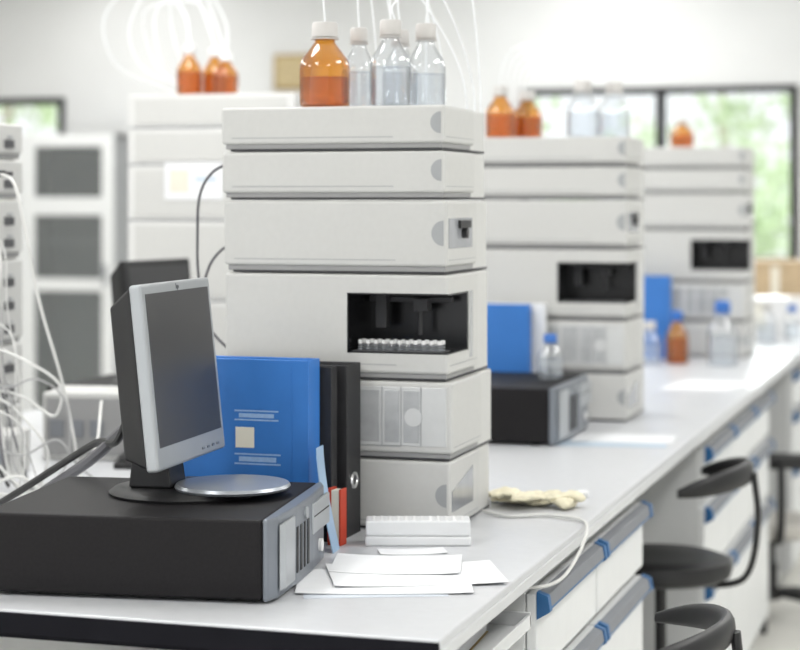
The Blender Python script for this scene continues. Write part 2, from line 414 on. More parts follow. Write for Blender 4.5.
        b = B(); b.poly(pts, 'xz', -0.0034, 0.002); b.done('badge', 'palest', r, label='round pale badge')
    if kind == 'detector':
        grip(H-0.006, mid, 0.020, 'grip')
        b = B(); b.poly([(0.012, mid-0.03), (0.15, mid-0.03), (0.15, mid+0.035), (0.012, mid+0.005)], 'yz', H-0.003, H+0.001); b.done('side_window', 'tint', r)
    return r

def tower(x0, v, zt=1.639, w=0.414, d=0.30, rz=0, grp=None, off=True, rear=False):
    s = (zt-0.9)/(1.639-0.9)
    Z = lambda z: 0.9+(z-0.9)*s
    L = [(0.9,0.906,1.023,'detector',0.009),(1.023,1.036,1.16,'column',0.013),(1.16,1.173,1.345,'auto',0.006),(1.345,1.359,1.474,'pump',0.004),(1.474,1.487,1.56,'plain',0.0),(1.56,1.573,1.639,'plain',-0.001)]
    for zb, zc, zt_, k, dx in L:
        module(x0, v, Z(zb), Z(zc), Z(zt_), k, w, d, rz, group=grp, dx=dx if off else 0, rear=rear)
tower(-1.103, 3.146, grp='instrument tower modules')
tower(-1.100, 4.85, grp='second instrument tower modules', off=False)
tower(-1.060, 6.95, zt=1.668, w=0.43, d=0.34, grp='third instrument tower modules', off=False)
tower(-2.00, 4.72+0.30, zt=1.76, w=0.50, rz=math.pi, grp='rear instrument tower modules', off=False, rear=1)
tower(-2.235, 3.74, zt=1.64, rz=math.pi, grp='rear instrument tower modules beside cables', off=False, rear=2)

r = root('notice_card', 'pale card with coloured print fixed to an instrument', 'notice', (-2.04, 4.7165, 1.475))
b = B(); b.box(-0.09, 0.08, -0.002, 0, 0, 0.10, 0); b.done('card', 'paper', r)
b = B(); b.box(-0.075, -0.02, -0.0028, -0.002, 0.02, 0.08); b.done('picture', 'label', r)
b = B(); b.box(0.0, 0.06, -0.0028, -0.002, 0.05, 0.06); b.done('print', 'paleblue', r)

v0 = root('sample_vial', 'tiny clear sample vial with white cap', 'vial', (0, 0, 0), group='sample vials')
b = B(); b.lathe([(0.0040, 0), (0.0040, 0.010), (0.0028, 0.0115), (0.0028, 0.013)], seg=14); b.done('glass_body', 'liquid', v0, smooth=True)
b = B(); b.lathe([(0.0040, 0.0115), (0.0040, 0.0175), (0.0028, 0.0182)], seg=14); b.done('cap', 'white', v0, smooth=True)
vz = 1.16+0.013+0.034+0.0042
first = True
for i in range(11):
    for j in range(2):
        p = (-1.055+i*0.0144, 3.146+0.018+j*0.022, vz)
        if first: v0.location = p; first = False
        else: clone(v0, p)

# ------------------------------------------------------------------ bottles
def bottle(loc, r, h, kind='clear', cap='capw', fill=0.55, label=None, group=None, rz=0):
    nm = 'amber_bottle' if kind == 'amber' else 'glass_bottle'
    lb = label or ('amber glass reagent bottle with pale cap' if kind == 'amber' else 'clear glass reagent bottle with pale cap')
    e = root(nm, lb, 'bottle', loc, rz, group)
    nr = r*0.40
    prof = [(r*0.86, 0.0), (r*0.97, 0.003), (r, 0.010), (r, h*0.46), (r*0.97, h*0.52), (r*0.86, h*0.59), (r*0.62, h*0.68), (nr*1.12, h*0.75), (nr, h*0.78), (nr, h*0.84)]
    b = B(); b.lathe(prof, seg=32); b.done('glass_body', kind, e, smooth=True)
    zf = h*fill
    b = B(); b.lathe([(r*0.84, 0.004), (r*0.94, 0.010), (r*0.94, min(zf, h*0.45)), (r*0.93, min(zf, h*0.45)+0.002)], seg=28)
    b.done('liquid', 'amberliq' if kind == 'amber' else 'liquid', e, smooth=True)
    b = B(); cr = nr*1.28
    b.lathe([(cr, h*0.825), (cr*1.03, h*0.83), (cr, h*0.98), (cr*0.9, h)], seg=24)
    b.done('cap', cap, e, smooth=True)
    b = B()
    b.lathe([(cr*1.12, h*0.80), (cr*1.12, h*0.815)], seg=24); b.done('cap_ring', cap, e, smooth=True)
    return e
T1 = 1.6392
GB = 'solvent bottles on the instrument tower'
bottle((-1.136, 3.205, T1), 0.045, 0.152, 'amber', group=GB, fill=0.34)
bottle((-1.105, 3.305, T1), 0.031, 0.150, 'clear', group=GB)
bottle((-1.022, 3.235, T1), 0.037, 0.156, 'clear', group=GB, fill=0.5)
bottle((-0.980, 3.315, T1), 0.036, 0.155, 'clear', group=GB, fill=0.4)
bottle((-1.045, 3.365, T1), 0.033, 0.150, 'clear', group=GB)
GB2 = 'solvent bottles on the second tower'
bottle((-1.255, 4.95, 1.6392), 0.040, 0.140, 'amber', group=GB2)
bottle((-1.205, 5.05, 1.6392), 0.042, 0.130, 'amber', group=GB2)
bottle((-1.03, 4.95, 1.6392), 0.043, 0.150, 'clear', group=GB2)
bottle((-0.965, 5.05, 1.6392), 0.043, 0.150, 'clear', group=GB2)
bottle((-1.10, 7.10, 1.6682), 0.045, 0.11, 'amber', label='small amber bottle on the far instrument tower')
GB3 = 'solvent bottles on the rear tower'
bottle((-2.095, 4.80, 1.7602), 0.034, 0.140, 'amber', 'white', group=GB3)
bottle((-2.050, 4.875, 1.7602), 0.036, 0.135, 'amber', 'white', group=GB3)
bottle((-1.995, 4.82, 1.7602), 0.034, 0.115, 'amber', 'white', group=GB3)

def tubing(name, pts, r, mt, label, cat='tubing', group=None, loc=(0,0,0), rz=0, n=10):
    b = B(); b.tube(pts, r, 8, 0, n)
    o = b.done(name, mt, None, loc, (0,0,rz), smooth=True)
    return tag(o, label, cat, group)
TL = 'thin translucent solvent tube rising from a bottle cap'
def arc(p, apex, end, r=0.0016):
    p = Vector(p); a = Vector(apex); e = Vector(end)
    return tubing('solvent_tube', [p, p+Vector((0,0,(a.z-p.z)*0.5)), a, e+Vector((0,0,(a.z-e.z)*0.55)), e], r, 'tube', TL, group='solvent tubes')
arc((-1.136,3.205,1.789), (-1.11,3.30,1.98), (-1.12,3.452,1.50))
arc((-1.105,3.305,1.787), (-1.09,3.36,1.93), (-1.08,3.452,1.50))
arc((-1.022,3.235,1.793), (-1.02,3.30,1.95), (-0.99,3.452,1.50))
arc((-1.016,3.240,1.793), (-0.96,3.30,1.86), (-0.93,3.452,1.50))
arc((-0.980,3.315,1.792), (-1.05,3.35,1.92), (-0.95,3.455,1.45))
arc((-0.974,3.315,1.792), (-0.925,3.38,1.90), (-0.915,3.452,1.45))
arc((-1.045,3.365,1.787), (-1.0,3.40,1.96), (-1.02,3.452,1.52))
caps3 = [(-2.095, 4.80, 1.895), (-2.050, 4.875, 1.893), (-1.995, 4.82, 1.870)]
W_ = [0.09, 0.20, 0.15, 0.24, 0.12, 0.27]
for i in range(6):
    x, y, z = caps3[i % 3]
    s = W_[i]; k_ = (i*37 % 5)*0.012
    tubing('solvent_tube', [(x+0.004*(i//3),y,z),(x-0.01-k_,y,1.98+k_),(x-s*0.5,y-0.02,2.03+0.02*i-k_),(x-s*1.0,y-0.03,1.97+k_),(x-s*0.95,y+0.03,1.84+0.5*k_),(x-s*0.5,4.98,1.775),(x-s*0.3,5.03,1.70)], 0.0026, 'tube', TL, group='solvent tubes on the rear tower')
for i in range(5):
    x = -1.03+0.016*i
    tubing('solvent_tube', [(x,4.96,1.785),(x-0.03,4.97,1.845),(x-0.12,4.99,1.895-0.014*i),(x-0.24,5.05,1.85-0.01*i),(x-0.27,5.155,1.6)], 0.0025, 'tube', TL, group='solvent tubes on the second tower')
tubing('signal_cable', [(-1.305,3.25,1.535),(-1.33,3.25,1.542),(-1.372,3.25,1.525),(-1.398,3.25,1.48),(-1.402,3.25,1.40),(-1.400,3.25,1.335),(-1.385,3.25,1.25),(-1.34,3.25,1.20),(-1.312,3.26,1.19)], 0.0028, 'cableg', 'dark signal cable looping beside the instrument tower', 'cable')
tubing('signal_cable', [(-1.302,3.26,1.385),(-1.33,3.26,1.392),(-1.360,3.26,1.380),(-1.385,3.26,1.345),(-1.392,3.26,1.29),(-1.39,3.27,1.1),(-1.36,3.27,0.905)], 0.0028, 'cableg', 'dark signal cable hanging beside the instrument tower', 'cable')

# ------------------------------------------------------------------ computers
def computer(loc, rz, label, L=0.42, D=0.37, H=0.12):
    r = root('desktop_computer', label, 'computer', loc, rz)
    b = B(); b.box(-L, 0, 0, D, 0.006, H)
    b.done('case', 'blacksteel', r, bevel=0.004)
    for x in (-L+0.04, -0.04):
        for y in (0.04, D-0.04):
            b = B(); b.lathe([(0.014, 0), (0.015, 0.0065)], x, y, 16); b.done('foot', 'black', r)
    b = B()
    pts = [(0.0005, 0.002), (0.008, 0.002), (0.017, 0.03), (0.022, D*0.35), (0.022, D*0.65), (0.017, D-0.03), (0.008, D-0.002), (0.0005, D-0.002)]
    b.poly(pts, 'xy', 0.004, H+0.001); b.done('front_bezel', 'darksilver', r, bevel=0.003)
    b = B(); b.poly([(0.019, 0.028), (0.0235, 0.05), (0.0235, D*0.30), (0.019, D*0.31)], 'xy', 0.014, H-0.010)
    b.done('trim_panel', 'silver', r, bevel=0.002, label='bright silver bezel insert')
    b = B(); b.box(0.018, 0.0245, D*0.62, D*0.95, H*0.50, H-0.012)
    b.done('drive_bay', 'silver', r, bevel=0.002, label='silver drive bay cover')
    for k in range(4):
        b = B(); y = D*0.34+k*0.024; b.box(0.019, 0.0232, y, y+0.011, 0.022, H-0.030); b.done('vent_slot', 'black', r)
    b = B(); b.box(0.024, 0.0252, D*0.64, D*0.93, H*0.72, H*0.735); b.done('drive_slot', 'black', r)
    b = B(); b.cyl((0.020, D*0.50, H-0.018), (0.0255, D*0.50, H-0.018), 0.009); b.done('power_button', 'silver', r, smooth=True)
    b = B(); b.cyl((0.016, D*0.80, H*0.28), (0.0245, D*0.80, H*0.28), 0.010); b.done('badge', 'white', r, smooth=True)
    return r
computer((-0.985, 2.512, 0.9), R(7.5), 'black desktop computer lying flat with silver front bezel')
computer((-0.98, 4.318, 0.9), 0, 'black desktop computer with silver front beside the second tower', L=0.32, D=0.40, H=0.135)
computer((-1.76, 4.02, 0.9), 0, 'black desktop computer under a dark monitor', L=0.36, D=0.34, H=0.135)

def monitor(loc, rz, label, s=1.0, logo=False, foot='footsilver', bez='silver'):
    r = root('computer_monitor', label, 'monitor', loc, rz)
    tilt = -6
    z0 = 0.050*s; W = 0.149*s; Hh = 0.278*s
    b = B(); b.box(0.0, 0.020, -W, W, 0, Hh); b.done('bezel', bez, r, (0,0,z0), (0,R(tilt),0), bevel=0.005, seg=3)
    b = B(); b.box(0.0185, 0.0206, -W+0.014, W-0.014, 0.034*s, Hh-0.015); b.done('screen', 'screen', r, (0,0,z0), (0,R(tilt),0))
    b = B()
    b.hexa([(-0.042,-W*0.85,0.02),(-0.0003,-W+0.003,0.004),(-0.0003,W-0.003,0.004),(-0.042,W*0.85,0.02),
            (-0.042,-W*0.85,Hh-0.03),(-0.0003,-W+0.003,Hh-0.004),(-0.0003,W-0.003,Hh-0.004),(-0.042,W*0.85,Hh-0.03)])
    b.done('rear_housing', 'black', r, (0,0,z0), (0,R(tilt),0), bevel=0.004)
    for k in range(4):
        b = B(); b.box(0.0195, 0.0218, 0.04+k*0.022, 0.050+k*0.022, 0.010, 0.014)
        b.done('control_button', 'darksilver', r, (0,0,z0), (0,R(tilt),0), bevel=0.001)
    b = B(); b.poly([(-0.075,0.010),(-0.005,0.010),(-0.012,0.06),(-0.035,0.16),(-0.058,0.16)], 'xz', -0.035, 0.035); b.done('neck', 'black', r, bevel=0.004)
    b = B(); b.lathe([(0.118,0),(0.12,0.004),(0.112,0.010)], 0.005, 0, 48, sx=0.98, sy=0.95); b.done('base', 'black', r, smooth=True)
    b = B(); b.lathe([(0.090,0.0102),(0.093,0.014),(0.090,0.0185),(0.082,0.0195)], 0.083, 0, 48, sx=0.96, sy=0.98); b.done('base_cover', foot, r, smooth=True, label='oval foot plate')
    if logo:
        cu = bpy.data.curves.new('logo', 'FONT'); cu.body = 'hp'; cu.size = 0.013; cu.extrude = 0.0004; cu.align_x = 'CENTER'
        t = bpy.data.objects.new('tmp', cu); COL.objects.link(t)
        bpy.context.view_layer.update()
        me = bpy.data.meshes.new_from_object(t.evaluated_get(bpy.context.evaluated_depsgraph_get()))
        bpy.data.objects.remove(t)
        me.materials.clear(); me.materials.append(M['grey'])
        o = bpy.data.objects.new('logo', me); COL.objects.link(o)
        o.parent = r
        o.matrix_local = Matrix.Translation((0,0,z0)) @ Matrix.Rotation(R(tilt),4,'Y') @ Matrix.Translation((0.0206,0.0,Hh-0.0125)) @ Matrix.Rotation(R(90),4,'Z') @ Matrix.Rotation(R(90),4,'X')
    return r
monitor((-1.196, 2.712, 1.0205), R(3.2), 'silver-framed flat monitor with black back standing on computer', logo=True)
monitor((-1.905, 4.19, 1.0355), R(-11), 'dark flat monitor standing on a black computer', s=0.90, foot='black', bez='black')

# ------------------------------------------------------------------ binders
def binder(loc, rz, bm_, W, H, T, label, group=None, cat='binder', ring=True, face=False):
    r = root('ring_binder', label, cat, loc, rz, group)
    b = B(); t = 0.0028
    b.box(-W/2, W/2, -T/2, -T/2+t, 0, H); b.box(-W/2, W/2, T/2-t, T/2, 0, H); b.box(W/2-t, W/2, -T/2+t, T/2-t, 0, H)
    b.done('cover', bm_, r, bevel=0.001)
    b = B(); b.box(-W/2+0.006, W/2-0.015, -T/2+t+0.001, T/2-t-0.004, 0.006, H-0.012); b.done('pages', 'paper', r)
    if ring:
        zz = H*0.32
        b = B()
        pts = [(W/2+0.0010, 0.014*math.cos(2*math.pi*k/20), zz+0.012*math.sin(2*math.pi*k/20)) for k in range(21)]
        b.tube(pts, 0.0030, 8, 0, 0); b.done('finger_ring', 'chrome', r, smooth=True)
        b = B(); b.cyl((W/2-0.001,0,zz),(W/2+0.0009,0,zz),0.009); b.done('finger_hole', 'black', r)
    if face:
        y = -T/2
        b = B(); b.box(-0.006, 0.027, y-0.0012, y, 0.162, 0.196); b.done('sticker', 'label', r, label='cream square sticker')
        for (x0, x1, z0, z1) in [(-0.008,0.070,0.222,0.2245),(-0.008,0.070,0.207,0.2095),(0.0,0.062,0.212,0.219),(-0.008,0.074,0.150,0.1525),(-0.008,0.074,0.134,0.1365),(0.0,0.066,0.139,0.147)]:
            b = B(); b.box(x0, x1, y-0.0006, y, z0, z1); b.done('print', 'bluelight', r)
        b = B(); b.box(0.092, 0.094, y-0.0006, y, 0.01, H-0.01); b.done('hinge_crease', 'bluebind', r)
    return r
binder((-1.195, 2.972, 0.9), R(0), 'bluebind', 0.246, 0.309, 0.055, 'bright blue ring binder with cream sticker', ring=False, face=True)
binder((-1.185, 3.022, 0.9), 0, 'blackbind', 0.262, 0.294, 0.030, 'black ring binder behind a blue binder', ring=False)
binder((-1.182, 3.088, 0.9), 0, 'blackbind', 0.280, 0.293, 0.075, 'black lever-arch binder with metal finger ring on the spine')
binder((-1.2515, 4.775, 0.9), R(0), 'bluebind', 0.24, 0.305, 0.035, 'blue binder standing behind a black computer', ring=False)
binder((-1.22, 4.815, 0.9), R(0), 'paper', 0.24, 0.305, 0.030, 'white binder standing against the second tower', ring=False)
binder((-1.21, 6.83, 0.9), R(0), 'bluebind', 0.22, 0.30, 0.06, 'blue binder standing before the third tower', ring=False)

r = root('red_booklet', 'small red-covered booklet standing behind the computer', 'booklet', (-1.038, 2.983, 0.9), R(-6))
b = B(); b.box(-0.014,-0.007,-0.004,0.020,0,0.095); b.done('cover', 'red', r, bevel=0.001)
b = B(); b.box(-0.0068,0.007,-0.003,0.019,0,0.092); b.done('pages', 'label', r, bevel=0.0005)
b = B(); b.box(0.0072,0.011,-0.004,0.020,0,0.094); b.done('back_cover', 'red', r, bevel=0.001)
b = B()
pts = []
n = 10
for k in range(n+1):
    t = k/n; pts.append((-0.020+0.028*t**1.5*1.0, 0.17*(1-t)))
A = [(p[0]*1.0, p[1]) for p in pts]; C = [(p[0]+0.0015, p[1]) for p in reversed(pts)]
b.poly(A+C, 'xz', -0.045, 0.0)
o = b.done('plastic_folder', 'sheetblue', None, (-1.032, 2.958, 0.9), (0, 0, R(6))); tag(o, 'light blue plastic folder leaning upright behind the computer', 'folder')

# ------------------------------------------------------------------ things on the bench near
r = root('tip_rack', 'white plastic pipette tip rack with lid', 'tip rack', (-0.913, 3.042, 0.9), R(17))
b = B(); b.box(-0.088, 0.088, -0.027, 0.027, 0, 0.016); b.done('base', 'rack', r, bevel=0.003)
b = B(); b.box(-0.087, 0.087, -0.026, 0.026, 0.0163, 0.042); b.done('lid', 'rack', r, bevel=0.003)
b = B()
for i in range(12):
    for j in range(4): b.lathe([(0.0035,0.0418),(0.003,0.0428)], -0.074+i*0.0134, -0.018+j*0.012, 8)
k = b.done('well_cap', 'white', r); k['kind'] = 'stuff'
def sheet(loc, rz, w, h, mt='paper', name='paper_sheet', label='loose white paper sheet lying on the bench', curl=0.0, group='loose papers'):
    b = B(); n = 10; T = 0.0005
    top = []; bot = []
    for i in range(n+1):
        x = -w/2+w*i/n; z = curl*((abs(x)/(w/2))**3)
        bot.append(b.ring([(x,-h/2,z),(x,h/2,z)])); top.append(b.ring([(x,-h/2,z+T),(x,h/2,z+T)]))
    for i in range(n):
        b._f([top[i][0],top[i+1][0],top[i+1][1],top[i][1]],0); b._f([bot[i][0],bot[i][1],bot[i+1][1],bot[i+1][0]],0)
        b._f([bot[i][0],bot[i+1][0],top[i+1][0],top[i][0]],0); b._f([bot[i][1],top[i][1],top[i+1][1],bot[i+1][1]],0)
    b._f([bot[0][0],top[0][0],top[0][1],bot[0][1]],0); b._f([bot[n][0],bot[n][1],top[n][1],top[n][0]],0)
    o = b.done(name, mt, None, loc, (0,0,rz)); return tag(o, label, 'paper', group)
sheet((-0.868, 2.665, 0.9002), R(22), 0.21, 0.12, 'papergrey', label='greyish printed sheet beneath white papers')
sheet((-0.868, 2.715, 0.9014), R(18), 0.26, 0.18, curl=0.002)
sheet((-0.838, 2.775, 0.9026), R(24), 0.26, 0.17, curl=0.003)
sheet((-0.885, 2.835, 0.9038), R(14), 0.20, 0.15, curl=0.003)
sheet((-0.900, 2.965, 0.9002), R(25), 0.11, 0.05, label='small white paper scrap near the tip rack', curl=0.002)

def glove(loc, rz, sc=1.0, seed=0):
    b = B()
    b.lathe([(0.002,0.001),(0.040,0.003),(0.050,0.007),(0.040,0.012),(0.004,0.015)], 0, 0, 20, sx=1.25, sy=0.85)
    b.tube([(-0.03,0,0.008),(-0.07,0.006,0.010),(-0.105,-0.004,0.007)], lambda t: 0.030+0.008*math.sin(t*9), 14, sy=0.26)
    for k, (a, l) in enumerate([(-22,0.045),(-6,0.055),(8,0.052),(24,0.040)]):
        c, s_ = math.cos(R(a)), math.sin(R(a))
        y0 = -0.028+0.018*k
        b.tube([(0.03,y0,0.008),(0.03+l*0.5*c,y0+l*0.5*s_,0.011+0.004*(k % 2)),(0.03+l*c,y0+l*s_-0.008*(k-1.5),0.007)], lambda t: 0.014-0.002*t, 10, sy=0.40)
    b.tube([(-0.01,0.03,0.008),(0.015,0.052,0.011),(0.040,0.050,0.008)], lambda t: 0.014-0.002*t, 10, sy=0.45)
    o = b.done('rubber_glove', 'glove', None, loc, (0,0,rz))
    o.scale = (sc, sc, sc)
    m = o.modifiers.new('r', 'REMESH'); m.mode = 'VOXEL'; m.voxel_size = 0.0024; m.use_smooth_shade = True
    tx = bpy.data.textures.new('crumple', 'CLOUDS'); tx.noise_scale = 0.030; tx.noise_depth = 2
    d = o.modifiers.new('d', 'DISPLACE'); d.texture = tx; d.strength = 0.014; d.mid_level = 0.40; d.direction = 'Z'
    s2 = o.modifiers.new('s', 'SMOOTH'); s2.iterations = 3
    return tag(o, 'crumpled cream latex glove lying on the bench', 'glove', 'latex gloves')
glove((-0.838, 3.50, 0.902), R(160), 1.0); glove((-0.822, 3.47, 0.912), R(195), 0.9)
b = B(); b.lathe([(0.010,0),(0.012,0.003),(0.012,0.012),(0.009,0.014)]); tag(b.done('bottle_cap', 'white', None, (-0.750, 3.60, 0.9), smooth=True), 'small white plastic cap lying near gloves', 'cap')
tubing('power_cable', [(-0.885,3.36,0.906),(-0.83,3.33,0.904),(-0.77,3.36,0.9045),(-0.70,3.33,0.905),(-0.675,3.28,0.900),(-0.668,3.20,0.878),(-0.670,3.08,0.855),(-0.685,3.02,0.848),(-0.71,2.985,0.85)], 0.0030, 'cablew', 'white power cable running over the bench edge', 'cable')

bottle((-1.03, 4.56, 1.0355), 0.031, 0.110, 'clear', 'capb', label='small clear bottle with blue cap standing on black computer')
sheet((-0.86, 4.46, 0.9002), R(10), 0.26, 0.20, 'paleblue', 'plastic_folder', 'flat pale blue folder lying on the bench')
sheet((-0.84, 4.52, 0.9012), R(4), 0.24, 0.16)
sheet((-0.84, 5.9, 0.9002), R(-8), 0.21, 0.30)
bottle((-1.05, 6.66, 0.9), 0.040, 0.185, 'amber', 'capb', label='amber glass bottle with blue cap on the bench')
bottle((-0.885, 6.62, 0.9), 0.052, 0.225, 'clear', 'capb', label='large clear bottle with blue cap on the bench')
bottle((-1.135, 6.60, 0.9), 0.040, 0.150, 'clear', 'capw', label='clear bottle with pale cap on the bench')

def carton(loc, rz, w, d, h, mt, label):
    r = root('carton', label, 'box', loc, rz)
    b = B(); b.box(-w/2,w/2,-d/2,d/2,0,h*0.9); b.done('body', mt, r, bevel=0.003)
    b = B(); b.box(-w/2-0.003,w/2+0.003,-d/2-0.003,d/2+0.003,h*0.9,h); b.done('lid', mt, r, bevel=0.003)
    b = B(); b.box(-0.02,0.02,-d/2-0.004,-d/2-0.0005,h*0.2,h*0.9); b.done('tape', 'label', r)
carton((-0.90, 9.02, 0.9), R(5), 0.26, 0.2, 0.12, 'white', 'white lidded box on the far bench')
carton((-0.98, 9.45, 0.9), R(-6), 0.34, 0.25, 0.28, 'cardboard', 'brown cardboard carton on the far bench')
carton((-0.93, 8.2, 0.9), R(4), 0.22, 0.2, 0.16, 'white', 'white polystyrene box on the bench')
carton((-1.35, 8.9, 0.9), R(4), 0.3, 0.2, 0.22, 'cardboard', 'brown cardboard carton on the far bench')
bottle((-0.86, 7.75, 0.9), 0.04, 0.16, 'clear', 'capw', label='clear bottle with pale cap on the far bench')
bottle((-0.78, 7.98, 0.9), 0.035, 0.14, 'clear', 'capb', label='small clear bottle with blue cap on the far bench')

# ------------------------------------------------------------------ left side gear and cables
def gear(loc, w, d, h, label, rz=0):
    r = root('interface_unit', label, 'laboratory instrument', loc, rz)
    b = B(); b.box(-w/2,w/2,0,d,0,h); b.done('body', 'instbody', r, bevel=0.005)
    b = B(); b.box(-w/2+0.01,w/2-0.01,-0.004,0.0,0.012,h-0.012); b.done('rear_panel', 'band', r, bevel=0.001)
    for k in range(3):
        b = B(); b.box(-w/2+0.02+k*0.045,-w/2+0.05+k*0.045,-0.010,-0.004,h*0.35,h*0.6); b.done('connector', 'grey', r, bevel=0.001)
gear((-1.90, 3.79, 0.9), 0.20, 0.16, 0.15, 'pale grey interface box with rear connectors', R(10))
gear((-2.0, 3.49, 0.9), 0.16, 0.13, 0.09, 'small pale grey instrument box among cables', R(14))
CX = (-1.90, 3.36, 0.9); CR = R(17.25)
def cab_(pts, r=0.0030, mt='cablew', lb='white cable hanging and looping behind instruments'):
    tubing('cable', pts, r, mt, lb, 'cable', 'loose cables', CX, CR)
K = 0.00205
LG = 'pale grey cable looping behind instruments'
def Q(x, y, d=0.0): return (x*K-0.02, d, max(0.004, 0.574-(y-200)*K))
cab_([Q(-12,172,.10),Q(8,174,.06),Q(32,182,.02),Q(45,225,.0),Q(60,300,0),Q(80,370,.0),Q(92,430,.01),Q(96,500,.03)])
cab_([Q(-15,228,.05),Q(10,232,.02),Q(22,262,.0),Q(14,330,.0),Q(20,400,.0),Q(35,470,-.02),Q(60,500,-.04)])
cab_([Q(-10,370,.02),Q(15,345,-.01),Q(50,355,-.03),Q(82,378,-.03),Q(76,408,-.02),Q(48,392,-.01),Q(18,385,.0),Q(-12,400,.02)])
cab_([Q(-12,300,.02),Q(10,330,-.02),Q(14,380,-.03),Q(40,402,-.03),Q(70,440,-.03),Q(62,500,-.02)])
cab_([Q(-15,440,-.04),Q(20,450,-.05),Q(55,478,-.06),Q(95,470,-.06),Q(115,440,-.02),Q(112,400,.1)])
cab_([Q(-10,330,.05),Q(6,352,.0),Q(2,420,-.01),Q(30,500,.0)], 0.003, 'cableb', 'thin black cable hanging behind instruments')
cab_([Q(-15,465,-.08),Q(30,485,-.09),Q(70,496,-.10),Q(120,500,-.05)], 0.004)
cab_([Q(-15,255,.05),Q(2,262,.02),Q(8,300,.01),Q(4,360,.01),Q(30,380,-.02),Q(60,372,-.03),Q(88,395,-.03),Q(90,450,-.04),Q(70,500,-.05)], 0.0020, 'cablelg', LG)
cab_([Q(-15,415,-.03),Q(10,430,-.03),Q(45,445,-.04),Q(80,430,-.04),Q(100,455,-.03),Q(125,500,-.02)], 0.0024, 'cablelg', LG)
cab_([Q(-15,480,-.10),Q(20,470,-.11),Q(50,460,-.11),Q(75,475,-.11),Q(95,500,-.10)], 0.0036)
for i in range(8):
    y0 = 195+i*28; xx = 10+11*math.sin(i*2.1)+i*4; d_ = 0.03-0.012*i
    cab_([Q(-15,y0,d_+.03),Q(0,y0+3,d_+.01),Q(xx,y0+25,d_),Q(xx+4,y0+85,d_-.005),Q(xx+12+5*(i%4),min(470,y0+160),d_-.01),Q(30+11*i,500,d_-.02)], 0.0014+0.0004*(i%3), ['cablelg','cablew','cableg'][i%3], 'thin cable hanging behind instruments')
b = B(); b.box(-0.02,0.015,-0.008,0.008,-0.007,0.007); b.cyl((0.015,0,0),(0.03,0,0),0.005,0.004)
tag(b.done('cable_plug', 'black', None, (-1.905,3.41,1.527), (0,0,CR), bevel=0.002), 'black cable plug at the back of an instrument', 'plug')
tubing('monitor_cable', [(-1.245,2.72,1.10),(-1.30,2.75,1.115),(-1.35,2.83,1.10),(-1.41,2.86,1.055),(-1.47,2.90,1.02),(-1.56,2.95,0.97),(-1.66,3.02,0.912),(-1.80,3.06,0.912)], 0.0095, 'cableg', 'thick dark grey monitor cable bundle', 'cable')
tubing('monitor_cable', [(-1.245,2.70,1.12),(-1.31,2.77,1.13),(-1.36,2.82,1.08),(-1.42,2.875,1.070),(-1.49,2.91,1.035),(-1.60,2.93,0.97),(-1.72,3.0,0.91)], 0.0065, 'cableb', 'black monitor cable behind the monitor', 'cable')
r = root('computer_keyboard', 'black keyboard lying on the bench among cables', 'keyboard', (-1.62, 3.82, 0.9), R(20))
b = B(); b.box(-0.20,0.20,-0.07,0.07,0,0.014); b.done('body', 'black', r, bevel=0.003)
b = B()
for i in range(18):
    for j in range(5): b.box(-0.19+i*0.021,-0.173+i*0.021,-0.06+j*0.024,-0.042+j*0.024,0.0142,0.020)
k = b.done('key', 'black', r); k['kind'] = 'stuff'

# ------------------------------------------------------------------ background cabinet, plaque
def glasscab(x0, x1, label):
    r = root('glass_door_cabinet', label, 'cabinet', ((x0+x1)/2, 9.5, 0))
    w = (x1-x0)/2; H = 1.84; D = 0.42; t = 0.02
    b = B(); b.box(-w,-w+t,0.02,D,0,H); b.box(w-t,w,0.02,D,0,H); b.box(-w,w,D-t,D,0,H); b.box(-w,w,0.02,D,H-t,H); b.box(-w,w,0.02,D,0,0.1)
    for z in (0.95, 1.22, 1.37): b.box(-w+t,w-t,0.04,D-t,z,z+0.02)
    b.done('body', 'midgrey', r, bevel=0.002)
    f = 0.070
    b = B(); b.box(-w,-w+f*1.7,0,0.018,0.1,H); b.box(w-f,w,0,0.018,0.1,H)
    for z0, z1 in ((0.1, 0.2), (0.97, 1.04), (1.39, 1.49), (H-f, H)): b.box(-w+f*1.7,w-f,0,0.018,z0,z1)
    d = b.done('door', 'cab', r, bevel=0.002)
    b = B(); b.box(-w+f*1.7,w-f,0.008,0.012,0.12,H-f); b.done('glass_panel', 'cabglass', d)
    b = B(); b.box(w-f+0.015,w-f+0.03,-0.02,0,1.0,1.12); b.done('handle', 'grey', d, bevel=0.003)
glasscab(-5.20, -4.60, 'white storage cabinet with glazed door holding dark folders')
f0 = binder((-5.01, 9.72, 1.3905), 0, 'black', 0.058, 0.37, 0.26, 'dark file folder on cabinet shelf', 'file folders in cabinet', ring=False)
for i in range(1, 6): clone(f0, (-5.01+i*0.066, 9.72, 1.3905))
r = root('wall_plaque', 'small framed brown wooden plaque on the wall', 'plaque', (-3.73, 9.99, 2.09))
b = B(); b.box(-0.11,0.11,-0.02,0.008,0,0.20); b.done('frame', 'wood', r, bevel=0.004)
b = B(); b.box(-0.09,0.09,-0.023,-0.0202,0.02,0.18); b.done('face', 'plaque', r)

